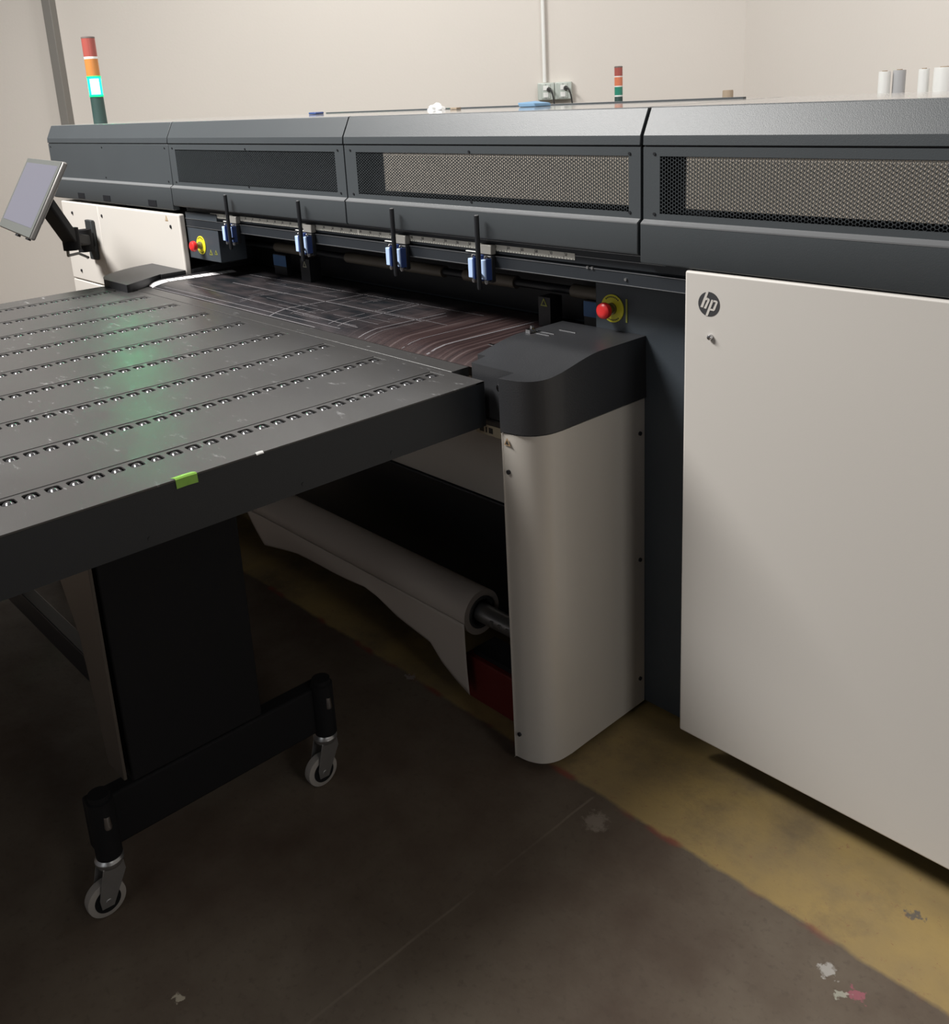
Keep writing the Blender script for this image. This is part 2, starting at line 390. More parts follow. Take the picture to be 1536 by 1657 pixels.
# main body behind the fronts
mb = MB()
mb.box(-4.82, -3.90, 1.86, 3.0, 0.03, 1.262); mb.box(-3.90, -3.66, 1.86, 3.0, 0.03, 0.985); mb.box(-3.90, -3.66, 1.86, 3.0, 1.215, 1.262); mb.box(-3.90, -3.66, 2.10, 3.0, 0.985, 1.215)
mb.box(-3.66, -1.56, 2.12, 3.0, 0.03, 1.262)
mb.box(-1.56, XR - 0.02, 1.86, 3.0, 0.03, 1.262)
mb.box(-3.66, -1.56, 2.04, 2.12, 1.00, 1.262)
mb.build('body', DARK, PR)
MB().box(-1.553, -1.1, 1.844, 1.8595, 0.02, 1.262).build('side_panel', DARK, PR, bevel=0.002)
MB().box(-3.845, -3.60, 1.844, 1.8595, 0.02, 0.985).build('side_panel', DARK, PR, bevel=0.002)
MB().box(-3.580, -3.33, 1.746, 1.86, 1.078, 1.262).build('side_column', DARK, PR, bevel=0.002)
# belly under the bed: pale panel over a black trough
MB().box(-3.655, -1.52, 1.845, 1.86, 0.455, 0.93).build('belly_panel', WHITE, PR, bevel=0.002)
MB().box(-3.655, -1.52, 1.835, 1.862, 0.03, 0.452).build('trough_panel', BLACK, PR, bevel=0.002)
# bed frame and belt
mb = MB(); mb.box(-3.655, -1.50, 1.62, 2.03, 0.935, 1.010); mb.build('bed_frame', BLACK, PR, bevel=0.004)
mb = MB(); mb.prism_x([(1.470, 0.975), (1.470, 1.0), (1.528, 1.0), (1.528, 0.975)], -3.68, -1.70); mb.build('bridge_plate', TABLE, PR, bevel=0.0015)
def mz(v):                                   # sheet profile: v metres along from the nip
    if v < 0.09:
        a = v / 0.09
        return 1.533 + 0.085 * a, 0.998 + 0.017 * math.sin(a * PI / 2) ** 0.8
    return 1.618 + (v - 0.09), 1.015
# hood: four modules
def hood_module(x0, x1, holes=None, first=False, zb0=1.264, pad=None):
    prof = [(YF, 1.264), (YF, 1.357), (1.731, 1.364), (1.731, 1.372)]
    lower = [(YF + 0.004, zb0 + 0.002), (YF, zb0 + 0.008), (YF, 1.356), (1.7300, 1.364), (1.745, 1.364), (1.745, zb0 + 0.002)]
    o = MB().prism_x(lower, x0, x1).build('hood_skirt', HOOD, PR, bevel=0.0015)
    MB().prism_x([(YF - 0.0006, 1.3545), (1.7305, 1.3635), (1.7305, 1.3665), (YF - 0.0006, 1.3575)], x0 + 0.001, x1 - 0.001).build('hood_lip', LIP, PR)
    upper = [(1.7265, 1.526), (1.728, 1.547), (1.757, 1.605), (2.33, 1.605), (2.33, 1.590), (1.80, 1.590), (1.80, 1.526)]
    MB().prism_x(upper, x0, x1).build('hood_top', HOODTOP, PR, bevel=0.0012, sharp=0.2)
    MB().box(x0 + 0.002, x1 - 0.002, 1.762, 2.33, 1.6051, 1.6062).build('top_plate', GLOSST, PR)  # thin sheet added over the hood to carry the glare tone
    # groove
    MB().box(x0, x1, 1.733, 1.80, 1.5215, 1.526).build('hood_groove', BLACK, PR)
    if holes is None:
        MB().box(x0, x1, 1.7285, 1.80, 1.3645, 1.5225).build('hood_panel', HOOD, PR, bevel=0.002)
    else:
        h0, h1 = holes; za, zb = 1.379, 1.503
        mb = MB()
        mb.box(x0, h0, 1.7285, 1.75, 1.3645, 1.5225); mb.box(h1, x1, 1.7285, 1.75, 1.3645, 1.5225)
        mb.box(h0, h1, 1.7285, 1.732, zb, 1.5225); mb.box(h0, h1, 1.7285, 1.732, 1.3645, za)
        mb.build('hood_panel', HOOD, PR)
        perf(h0, h1, za, zb)
        if pad: MB().box(pad[0], pad[1], 1.7326, 1.7346, 1.393, 1.502).build('filter_pad', BEIGE, PR)
    screws('screw', BLACK, PR, [((xx, 1.7285, zz), (xx, 1.7265, zz)) for zz in (1.378, 1.508) for xx in (x0 + 0.03, (x0 + x1) / 2, x1 - 0.03)], 0.0035)
def perf(h0, h1, z0, z1, pz=0.0079):
    px = pz * 0.866; R = pz / math.sqrt(3); r = R * 0.86; y = 1.7290; yb = 1.7313
    nc = int((h1 - h0) / px); nr = int((z1 - z0) / pz)
    px = (h1 - h0) / nc; pzz = (z1 - z0) / nr
    vs = []; fs = []
    for c_ in range(nc):
        cx = h0 + (c_ + 0.5) * px
        for r_ in range(nr):
            cz = z0 + (r_ + 0.5 + (0.0 if c_ % 2 else 0.5)) * pzz
            if cz > z1 - 0.3 * pzz: continue
            n = len(vs)
            for k in range(6):
                w = k * PI / 3
                vs.append((cx + R * math.cos(w), y, cz + R * math.sin(w)))
            for k in range(6):
                w = k * PI / 3
                vs.append((cx + r * math.cos(w), y, cz + r * math.sin(w)))
            for k in range(6):
                w = k * PI / 3
                vs.append((cx + r * math.cos(w), yb, cz + r * math.sin(w)))
            for k in range(6):
                k2 = (k + 1) % 6
                fs.append((n + k, n + k2, n + 6 + k2, n + 6 + k)); fs.append((n + 6 + k, n + 6 + k2, n + 12 + k2, n + 12 + k))
    me = bpy.data.meshes.new('vent_screen'); me.from_pydata(vs, [], fs); me.update(); me.materials.append(HOOD)
    o = bpy.data.objects.new('vent_screen', me); C.objects.link(o); place(o, PR)
hood_module(XL, -3.617)
hood_module(-3.611, -2.442, (-3.56, -2.49), zb0=1.282)
hood_module(-2.436, XS - 0.004, (-2.38, -1.355), zb0=1.282, pad=(-2.25, -1.356))
hood_module(XS + 0.004, XR, (-1.27, XR - 0.05), True, pad=(-1.205, XR - 0.05))
MB().box(XL + 0.02, XR, 1.775, 1.80, 1.29, 1.60).build('hood_back', BLACK, PR)
MB().prism_x([(1.800, 1.262), (1.800, 1.60), (2.34, 1.60), (2.34, 1.262)], XL + 0.004, XL + 0.02).build('hood_end', HOOD, PR)
# raised rear lid
MB().box(-4.85, -1.46, 2.365, 3.0, 1.262, 1.58).build('rear_lid', HOODTOP, PR, bevel=0.002)
MB().box(-1.45, XR, 2.365, 3.0, 1.262, 1.58).build('rear_lid', HOODTOP, PR, bevel=0.002)
mb = MB(); mb.box(-3.4, -1.445, 2.335, 2.350, 1.58, 1.6100); mb.build('lid_edge_strip', HOOD, PR, bevel=0.0008)
# under-hood notches at the left
for xx in (-4.54, -4.25, -3.79):
    MB().prism_x([(YF - 0.002, 1.300), (YF + 0.01, 1.303), (YF + 0.01, 1.278), (YF - 0.002, 1.276)], xx - 0.045, xx + 0.03).build('hood_catch', BLACK, PR)
# white panels left
mb = MB(); mb.box(-4.385, -3.582, YF, 1.744, 0.10, 1.252); mb.build('cabinet_panel', WHITE, PR, bevel=0.006)
mb = MB(); mb.box(-4.83, -4.391, YF + 0.002, 1.858, 0.873, 1.252); mb.build('cabinet_panel', WHITE, PR, bevel=0.005)
mb = MB(); mb.box(-4.83, -4.391, YF + 0.002, 1.858, 0.10, 0.868); mb.build('cabinet_panel', WHITE, PR, bevel=0.005)
screws('panel_screw', BLACK, PR, [((x, YF + 0.003, z), (x, YF - 0.003, z)) for x, z in ((-3.66, 1.20), (-4.345, 1.205), (-4.345, 0.915), (-4.70, 0.92), (-4.70, 1.2))], 0.007)
def warn(x, z, y, s, m2, ink=INK):
    t = MB().prism_y([(x - s, z - s * 0.8), (x + s, z - s * 0.8), (x, z + s)], y - 0.0008, y).build('warning_label', m2, PR)
    MB().prism_y([(x - s * 0.55, z - s * 0.55), (x + s * 0.55, z - s * 0.55), (x, z + s * 0.5)], y - 0.0012, y - 0.0008).build('symbol', ink, t)
WARNB = mat('warning_brown', (0.33, 0.22, 0.12), 0.5)
warn(-3.69, 1.243 - 0.012, YF, 0.013, WARNB, mat('warning_pale', (0.5, 0.42, 0.3), 0.5))
# white doors right
def door(x0, x1, logo):
    d = MB().box(x0, x1, YF - 0.001, 1.735, 0.10, 1.2625).build('cabinet_door', WHITE, PR, bevel=0.005, seg=3)
    return d
DR = door(-1.193, 0.10, True)
door(0.106, XR, False)
mb = MB(); mb.box(-1.175, XR, 1.735, 1.8595, 0.13, 1.262); mb.build('door_frame', DARK, PR)
# logo: dark disc with pale letters
LC = (-1.1305, 1.1955); LR = 0.0268
yl = YF - 0.001
mb = MB(); mb.prism_y([(LC[0] + LR * math.cos(2 * PI * k / 48), LC[1] + LR * math.sin(2 * PI * k / 48)) for k in range(48)], yl - 0.0006, yl)
lg = mb.build('logo', LOGO, DR)
def lp(pts):
    return [(LC[0] + (px - 675) / 245 * LR, LC[1] - (py - 585) / 272 * LR) for px, py in pts]
polys = [
    [(612, 316), (664, 318), (540, 676), (484, 668)],
    [(622, 445), (662, 452), (640, 500), (600, 500)],
    [(655, 450), (678, 458), (692, 480), (690, 512), (642, 512), (640, 500), (634, 497)],
    [(642, 510), (690, 510), (614, 694), (562, 686)],
    [(735, 474), (786, 480), (655, 848), (604, 845)],
    [(770, 478), (842, 484), (868, 500), (876, 524), (830, 528), (820, 520), (762, 520)],
    [(830, 526), (876, 522), (818, 690), (768, 682)],
    [(768, 680), (818, 688), (806, 708), (786, 720), (702, 714), (712, 678)],
]
mb = MB()
for q in polys: mb.prism_y(lp(q), yl - 0.0012, yl - 0.0006)
mb.build('logo_letters', WHITE, DR)
mb = MB(); mb.lathe((-1.124, yl, 1.124), (0, -1, 0), [(0, 0.0065), (0.006, 0.0065), (0.009, 0.0045), (0.0095, 0.002)], 16); mb.build('door_lock', CHROME, DR, smooth=True)

# carriage beam across the front
bx0, bx1 = -3.578, -1.200
def bar(name, y0, y1, z0, z1, m2, bev=0.0015, x0=bx0, x1=bx1): return MB().box(x0, x1, y0, y1, z0, z1).build(name, m2, PR, bevel=bev)
BM = bar('beam', 1.765, 1.88, 1.2035, 1.2785, BEAM, 0.001)
def rail(y0, y1, z0, z1, x0=bx0, x1=bx1):
    mb = MB().box(x0, x1, y0, y1, z0, z1); o = mb.build('beam_rail', BEAM, BM, bevel=0.0008)
def edge(y, z, x0=bx0, x1=bx1, h=0.0011):
    MB().box(x0, x1, y - 0.0012, y, z - h, z).build('beam_edge', EDGE, BM)
for o in (BM,): o['_w'] = (0, 0, 0)
BM.matrix_parent_inverse = Matrix.Translation(-Vector(wl(PR)))
rail(1.753, 1.765, 1.241, 1.2785)
rail(1.7445, 1.765, 1.2035, 1.2352)
edge(1.7525, 1.2760, bx0, -1.322)
edge(1.7525, 1.2600, -1.540, -1.270)
edge(1.7440, 1.2362)
edge(1.7440, 1.2055)
# ruler
rl = MB().box(-3.382, -1.540, 1.7512, 1.7528, 1.2485, 1.2650).build('ruler', RULER, PR)
mb = MB(); mb2 = MB(); n = 0; x = -3.376
SEG = {'0': 'abcdef', '1': 'bc', '2': 'abged', '3': 'abgcd', '4': 'fgbc', '5': 'afgcd', '6': 'afgedc', '7': 'abc', '8': 'abcdefg', '9': 'abcdfg'}
def digit(mb, ch, x, z, w, h, y):
    t = w * 0.24; s = {'a': (0, w, h - t, h), 'b': (w - t, w, h / 2, h), 'c': (w - t, w, 0, h / 2), 'd': (0, w, 0, t), 'e': (0, t, 0, h / 2), 'f': (0, t, h / 2, h), 'g': (0, w, h / 2 - t / 2, h / 2 + t / 2)}
    for k in SEG[ch]:
        a = s[k]; mb.box(x + a[0], x + a[1], y - 0.0003, y, z + a[2], z + a[3])
while x < -1.544:
    hgt = 0.0075 if n % 10 == 0 else (0.006 if n % 5 == 0 else 0.0035)
    if n % 2 == 0: mb.box(x, x + 0.0011, 1.7508, 1.7512, 1.2485, 1.2485 + hgt)
    if n % 10 == 0 and x < -1.56:
        for q, ch in enumerate(str(n // 5)): digit(mb2, ch, x + 0.0022 + q * 0.0055, 1.2566, 0.0042, 0.0068, 1.7512)
    x += 0.005; n += 1
mb.build('ruler_ticks', INK, rl); mb2.build('ruler_numbers', INK, rl)
for o in [c for c in rl.children]: o.matrix_parent_inverse = Matrix.Translation(-Vector(wl(PR))) @ Matrix.Identity(4)
screws('beam_screw', STEEL, PR, [((x, 1.7445, z), (x, 1.7405, z)) for x, z in ((-1.376, 1.219), (-1.492, 1.2365), (-1.477, 1.2365), (-3.26, 1.222), (-3.235, 1.222))], 0.0035)
# recess: pinch rollers and back
MB().box(-3.60, -1.56, 2.035, 2.04, 1.012, 1.204).build('recess_back', BLACK, PR)
mb = MB(); mb.cyl((-3.58, 1.95, 1.118), (-1.575, 1.95, 1.118), 0.012, seg=14); mb.build('roller_shaft', BLACK, PR, smooth=True)
for a, b in ((-3.25, -3.0), (-2.78, -2.52), (-2.47, -2.26), (-2.16, -1.94), (-1.72, -1.585)):
    MB().cyl((a, 1.95, 1.118), (b, 1.95, 1.118), 0.019, seg=20).build('pinch_roller', BROWN, PR, smooth=True)
MB().box(-3.33, -1.56, 1.885, 1.935, 1.165, 1.205).build('recess_lip', BLACK, PR)
MB().box(-3.60, -1.10, 1.88, 2.035, 1.205, 1.262).build('beam_support', BLACK, PR)
# blue labels and yellow triangles in the recess
MB().box(-1.665, -1.615, 1.926, 1.9275, 1.058, 1.100).build('blue_label', BLUEL, PR)
MB().box(-1.665, -1.615, 1.9276, 1.95, 1.016, 1.102).build('guide_block', BLACK, PR)
MB().box(-3.25, -3.16, 1.926, 1.9275, 1.050, 1.092).build('blue_label', BLUEL, PR)
MB().box(-3.25, -3.16, 1.9276, 1.95, 1.016, 1.095).build('guide_block', BLACK, PR)
YG = mat('dull_yellow_label', (0.30, 0.31, 0.05), 0.5)
MB().box(-1.81, -1.765, 1.901, 1.95, 1.016, 1.10).build('guide_block', BLACK, PR)
warn(-1.788, 1.085, 1.9005, 0.013, YG)
MB().box(-3.02, -2.96, 1.901, 1.95, 1.016, 1.10).build('guide_block', BLACK, PR)
warn(-2.99, 1.08, 1.9005, 0.013, mat('pale_label', (0.45, 0.43, 0.32), 0.5))
warn(-3.403, 1.112, 1.7458, 0.012, YG); warn(-3.362, 1.115, 1.7458, 0.010, YG)
# emergency stops
def estop(x, z, y, label):
    t = thing('emergency_stop', label, 'emergency stop button', (x, y, z - 0.036), 'red emergency stop buttons with yellow discs')
    d = MB().lathe((x, y, z), (0, -1, 0), [(0, 0.036), (0.002, 0.036), (0.0024, 0.035)], 40).build('yellow_disc', YEL, t, smooth=True)
    mb = MB()
    for k in range(-4, 5):                    # lettering arc along the rim
        for s_ in (1, -1):
            w = PI / 2 * s_ + k * 0.17
            px_, pz_ = x + 0.030 * math.cos(w), z + 0.030 * math.sin(w)
            mb.box(px_ - 0.0014, px_ + 0.0014, y - 0.0029, y - 0.0024, pz_ - 0.002, pz_ + 0.002)
    mb.build('lettering', INK, t)
    MB().lathe((x, y - 0.0025, z), (0, -1, 0), [(0, 0.015), (0.006, 0.015), (0.007, 0.012), (0.024, 0.011)], 28).build('collar', mat('collar_olive', (0.22, 0.20, 0.08), 0.4, metal=0.3), t, smooth=True)
    MB().lathe((x, y - 0.024, z), (0, -1, 0), [(0, 0.0145), (0.004, 0.020), (0.010, 0.0212), (0.017, 0.0195), (0.021, 0.0150), (0.0225, 0.008)], 32).build('push_button', RED, t, smooth=True)
estop(-1.497, 1.116, 1.8435, 'red mushroom emergency stop button on a yellow disc, nearer the white door')
estop(-3.474, 1.1355, 1.7455, 'red mushroom emergency stop button at the far left end of the printer bed')
MB().box(-1.455, -1.450, 1.842, 1.8438, 1.085, 1.145).build('edge_label', YG, PR)

# sliding clamps on the beam
CL = mat('clear_window', (0.26, 0.25, 0.23), 0.15)
CLAMPG = 'blue gripped media clamps along the printer beam'
def clamp(xc, label, rodx):
    t = thing('media_clamp', label, 'clamp', (xc, 1.74, 1.15), CLAMPG)
    P0 = Vector((xc, 0, 0))
    def B(x0, x1, y0, y1, z0, z1): return MB().box(xc + x0, xc + x1, y0, y1, z0, z1)
    B(-0.034, 0.036, 1.728, 1.744, 1.166, 1.238).build('clamp_body', BLACK, t, bevel=0.003)
    B(-0.016, 0.032, 1.732, 1.7505, 1.240, 1.266).build('window', CL, t, bevel=0.002)
    MB().box(xc - 0.074, xc - 0.018, 1.738, 1.743, 1.2415, 1.2437).build('pointer', WHITEP, t)
    for sx in (-1, 1):
        gx = xc + sx * 0.025 - 0.001
        MB().box(gx - 0.009, gx + 0.009, 1.708, 1.728, 1.177, 1.230).build('grip', [BLUE], t, bevel=0.0022)
        MB().box(gx + 0.0092, gx + 0.0125, 1.710, 1.728, 1.175, 1.232).build('grip_shaded_side', BLUED, t)  # dark strip on the side face, its shade put into the colour
        MB().lathe((gx, 1.720, 1.163), (0, 0, 1), [(0, 0.004), (0.004, 0.006), (0.012, 0.006)], 12).build('grip_foot', STEEL, t, smooth=True)
        MB().lathe((gx, 1.720, 1.233), (0, 0, 1), [(-0.003, 0.006), (0.004, 0.006), (0.006, 0.004)], 12).build('grip_pin', CHROME, t, smooth=True)
    MB().box(xc - 0.010, xc + 0.010, 1.715, 1.728, 1.170, 1.240).build('spine', BLUED, t, bevel=0.001)
    rx = rodx * 0.9930
    MB().lathe((rx, 1.694, 1.153), (0, 0, 1), [(0, 0.005), (0.005, 0.0066), (0.195, 0.0066), (0.1955, 0.006)], 18).build('lever_rod', BLACK, t, smooth=True)
    MB().lathe((rx, 1.694, 1.3485), (0, 0, 1), [(0, 0.006), (0.001, 0.0058), (0.002, 0.004)], 18).build('rod_tip', STEEL, t, smooth=True)
    MB().cyl((rx, 1.696, 1.19), (rx - 0.022, 1.730, 1.19), 0.004, seg=10).build('rod_bracket', BLACK, t)
clamp(-1.848, 'blue gripped clamp with black rod, nearest to the white door', -1.838)
clamp(-2.208, 'blue gripped clamp with black rod, second from the white door end', -2.196)
clamp(-2.697, 'blue gripped clamp with black rod, third from the white door end', -2.688)
clamp(-3.188, 'blue gripped clamp with black rod, farthest left beside the distant stop button', -3.165)

# printed sheet on the bed
mx0, mx1 = -3.565, -1.690
nx, nv = 60, 60
vs = []; fs = []; uvs = []
VL = 0.47
for j in range(nv + 1):
    v = VL * j / nv; yy, zz = mz(v)
    for i in range(nx + 1):
        xx = mx0 + (mx1 - mx0) * i / nx
        vs.append((xx, yy, zz)); uvs.append((xx, v))
for j in range(nv):
    for i in range(nx):
        a = j * (nx + 1) + i; fs.append((a, a + 1, a + nx + 2, a + nx + 1))
SH = thing('printed_sheet', 'dark printed banner sheet with pale grid lines lying on the printer bed', 'printed banner', (-2.5, 1.75, 1.04))
me = bpy.data.meshes.new('sheet'); me.from_pydata(vs, [], fs); me.update()
uvl = me.uv_layers.new(name='uv')
for lp_ in me.loops: uvl.data[lp_.index].uv = uvs[lp_.vertex_index]
me.materials.append(MEDIA)
for p in me.polygons: p.use_smooth = True
o = bpy.data.objects.new('sheet', me); C.objects.link(o); place(o, SH)
def vof(y): return max(0.0, (y - 1.533) / 0.085 * 0.09) if y < 1.618 else y - 1.618 + 0.09
def pstrip(mb, x0, y0, x1, y1, w, n=14, off=0.0006):
    a = Vector((x0, vof(y0), 0)); b = Vector((x1, vof(y1), 0)); d = (b - a).normalized(); nn = Vector((-d.y, d.x, 0)) * w / 2
    vs = []; fs = []
    for k in range(n + 1):
        p = a + (b - a) * k / n
        for s_ in (1, -1):
            q = p + nn * s_; yy, zz = mz(max(0, q.y)); vs.append((q.x, yy, zz + off))
    for k in range(n): fs.append((2 * k, 2 * k + 1, 2 * k + 3, 2 * k + 2))
    mb.add(vs, fs)
mb = MB()
Lx = [(-3.30, 1.80, -1.95, 1.84, .006), (-3.10, 1.68, -2.05, 1.69, .006), (-3.25, 1.60, -2.15, 1.575, .004), (-3.40, 1.535, -2.3, 1.535, .003), (-3.3, 1.55, -2.2, 1.553, .003),
      (-2.98, 1.75, -2.7, 1.752, .003), (-2.75, 1.635, -2.40, 1.63, .003), (-2.62, 1.605, -2.4, 1.60, .003), (-2.28, 1.70, -1.95, 1.70, .003), (-2.34, 1.62, -2.12, 1.62, .003)]
Ly = [(-2.55, 1.537, -2.50, 1.84, .007), (-2.27, 1.56, -2.27, 1.83, .004), (-2.225, 1.56, -2.225, 1.84, .005), (-2.09, 1.537, -2.07, 1.80, .006), (-2.06, 1.537, -2.04, 1.78, .003),
      (-2.80, 1.64, -2.76, 1.70, .003), (-2.40, 1.74, -2.40, 1.82, .003), (-2.66, 1.76, -2.62, 1.83, .003), (-1.90, 1.537, -1.87, 1.95, .004), (-1.80, 1.537, -1.775, 1.93, .010)]
def zz_(y): return max(1.536, 1.536 + (y - 1.536) * 1.18) if y < 1.65 else y * 1.041 - 0.03 + 0.01
for q in Lx + Ly: pstrip(mb, q[0] * 1.041, zz_(q[1]), q[2] * 1.041, zz_(q[3]), q[4] * 0.75)
rr = random.Random(3)
for k in range(26):
    xx = rr.uniform(-3.2, -2.2); yy = rr.uniform(1.56, 1.86)
    if rr.random() < 0.5: pstrip(mb, xx, yy, xx + rr.uniform(.04, .16), yy, .0018, 4)
    else: pstrip(mb, xx, yy, xx, min(1.9, yy + rr.uniform(.03, .10)), .002, 4)
mb.build('print_lines', PLINE, SH)
mb = MB(); pstrip(mb, -3.525, 1.536, -3.510, 1.60, .058, 10, .0008)
yy = 1.601
for k in range(8):
    xa = -3.508 + 0.006 * k
    pstrip(mb, xa, yy + .001, xa + 0.006, yy + .0315, .062, 3, .0008); yy += .0335
mb.build('registration_blocks', PWHITE, SH)

# rounded end caps over the side covers
def curve_front(sx, xo, xi, yf):             # outline of the cap seen from above, sx = +1 right end, -1 left end
    return None
def capz(x, y):
    t = min(1, max(0, (y - 1.46) / 0.22)); t = t * t * (3 - 2 * t)
    return 1.030 + 0.030 * t
def catm(P, n=6):
    out = []
    for i in range(len(P) - 1):
        p0 = P[max(i - 1, 0)]; p1 = P[i]; p2 = P[i + 1]; p3 = P[min(i + 2, len(P) - 1)]
        for k in range(n):
            t = k / n
            out.append(tuple(0.5 * ((2 * p1[a]) + (-p0[a] + p2[a]) * t + (2 * p0[a] - 5 * p1[a] + 4 * p2[a] - p3[a]) * t * t + (-p0[a] + 3 * p1[a] - 3 * p2[a] + p3[a]) * t ** 3) for a in (0, 1)))
    out.append(P[-1]); return out
RC = catm([(-1.4945, 1.431), (-1.455, 1.437), (-1.420, 1.456), (-1.400, 1.490), (-1.394, 1.535)])
RCL = catm([(-3.685, 1.425), (-3.745, 1.450), (-3.800, 1.500), (-3.862, 1.612), (-3.886, 1.740), (-3.887, 1.80)])
def cap(left):
    R_ = RCL if left else RC
    sg = -1 if left else 1
    yend = 1.7155 if left else 1.843
    xend = -3.887 if left else -1.394
    def xo(y):
        for a, b in zip(R_[:-1], R_[1:]):
            if a[1] <= y <= b[1] + 1e-9: return a[0] + (b[0] - a[0]) * (y - a[1]) / max(1e-9, b[1] - a[1])
        return R_[0][0] if y < R_[0][1] else xend
    def xi(y):
        if left:
            return -3.476 - 0.110 * min(1, max(0, (y - 1.431) / 0.18)) if y < 1.612 else -3.578
        if y < 1.483: return -1.4955
        if y < 1.53: return -1.640
        return -1.668
    zf = (lambda x, y: 1.030) if left else capz
    y0_ = R_[0][1]
    ys2 = sorted(set([y0_ + (yend - y0_) * k / 40 for k in range(41)] + ([1.6119, 1.6121] if left else [1.4829, 1.4831, 1.5299, 1.5301])))
    vs = []; fs = []
    for y in ys2:
        a, b = xo(y), xi(y)
        for k in range(5):
            x = a + (b - a) * k / 4
            vs.append((x, y, zf(x, y)))
    n2 = len(ys2); nb = 5 * n2
    for y in ys2: vs.append((xo(y) + 0.002 * sg, y, 0.902))
    nc_ = nb + n2
    for y in ys2: vs.append((xi(y), y, 1.0 if left else 0.902))
    for j in range(n2 - 1):
        for k in range(4):
            fs.append((j * 5 + k, j * 5 + k + 1, (j + 1) * 5 + k + 1, (j + 1) * 5 + k))
        fs.append((j * 5, (j + 1) * 5, nb + j + 1, nb + j))
        fs.append((j * 5 + 4, nc_ + j, nc_ + j + 1, (j + 1) * 5 + 4))
        fs.append((nb + j, nb + j + 1, nc_ + j + 1, nc_ + j))
    fs.append((0, nb, nc_, 4, 3, 2, 1))
    MB().add(vs, fs).build('end_cap', CAPM, PR, bevel=0.0015)
    if left: MB().box(-3.88, -3.578, 1.7455, 2.034, 0.986, 1.030).build('cap_extension', CAPM, PR)
    path = ([(-1.4955, 1.475), (-1.4955, 1.4335)] if not left else [(-3.68, 1.47), (-3.68, 1.428)]) + [(x - 0.001 * sg, y + 0.004) for x, y in R_[1:]] + ([(-1.396, 1.60), (-1.3965, 1.843)] if not left else [(-3.886, 1.843)])
    inn = []
    for i, (x, y) in enumerate(path):
        a = path[max(i - 1, 0)]; b = path[min(i + 1, len(path) - 1)]
        d = Vector((b[0] - a[0], b[1] - a[1])).normalized(); inn.append((x - d.y * 0.003 * sg, y + d.x * 0.003 * sg))
    vs = []; fs = []; n = len(path)
    for z in (0.02, 0.8985):
        for x, y in path: vs.append((x, y, z))
        for x, y in inn: vs.append((x, y, z))
    for i in range(n - 1):
        fs.append((i, i + 1, 2 * n + i + 1, 2 * n + i)); fs.append((n + i, 3 * n + i, 3 * n + i + 1, n + i + 1))
        fs.append((i, n + i, n + i + 1, i + 1)); fs.append((2 * n + i, 2 * n + i + 1, 3 * n + i + 1, 3 * n + i))
    fs.append((0, 2 * n, 3 * n, n)); fs.append((n - 1, 2 * n - 1, 4 * n - 1, 3 * n - 1))
    MB().add(vs, fs).build('side_cover', COVER, PR, bevel=0.0008)
    if left:
        MB().box(-3.79, -3.60, 1.50, 1.71, 0.03, 0.90).build('support_frame', BLACK, PR)
    else:
        screws('cover_screw', BLACK, PR, [((-1.3965, 1.822, z), (-1.3925, 1.822, z)) for z in (0.810, 0.458, 0.10)] + [((-1.478, 1.438, z), (-1.478, 1.4325, z)) for z in (0.805, 0.092)], 0.0055)
        MB().box(-1.4925, -1.46, 1.478, 1.84, 0.03, 0.90).build('support_frame', BLACK, PR)
        MB().box(-1.66, -1.4925, 1.565, 1.84, 0.88, 0.934).build('support_beam', BLACK, PR)
        warn(-1.4765, 0.880, 1.4335, 0.010, WARNB)
cap(False); cap(True)
# small latch and metal bits on the right cap
for a, y in ((-1.62, 1.70), (-1.62, 1.718), (-1.585, 1.76)):
    MB().box(a - 0.02, a + 0.035, y, y + 0.0025, 1.0600, 1.0625).build('latch_bar', CHROME, PR)
MB().box(-1.655, -1.640, 1.688, 1.712, 1.0605, 1.070).box(-1.650, -1.644, 1.70, 1.708, 1.0699, 1.078).build('latch', CHROME, PR)
MB().lathe((-1.645, 1.99, 1.045), (0, 0, 1), [(0, 0.008), (0.02, 0.008), (0.022, 0.005)], 14).build('edge_pin', STEEL, PR, smooth=True)
mb = MB(); mb.box(-1.70, -1.655, 1.597, 1.606, 1.0415, 1.0435); mb.build('edge_clip', CHROME, PR)
mb = MB(); mb.box(-1.562, -1.520, 1.486, 1.498, 0.955, 0.995); mb.box(-1.512, -1.498, 1.486, 1.492, 0.965, 0.998); mb.lathe((-1.545, 1.486, 0.985), (0, -1, 0), [(0, 0.010), (0.006, 0.010), (0.008, 0.006)], 16)
mb.build('hinge_bracket', CHROME, PR, bevel=0.001)
lb = MB().box(-1.630, -1.545, 1.4795, 1.481, 0.858, 0.884).build('serial_label', mat('label_tan', (0.42, 0.37, 0.27), 0.5), PR)
MB().box(-1.66, -1.54, 1.4812, 1.50, 0.862, 0.90).build('label_bracket', BLACK, PR)
MB().box(-1.66, -1.62, 1.4812, 1.60, 0.90, 0.932).build('label_bracket', BLACK, PR)
mb = MB(); mb.box(-1.618, -1.603, 1.479, 1.4795, 0.864, 0.878); mb.box(-1.597, -1.592, 1.479, 1.4795, 0.864, 0.878); mb.box(-1.586, -1.572, 1.479, 1.4795, 0.864, 0.878)
mb.build('label_marks', INK, PR)

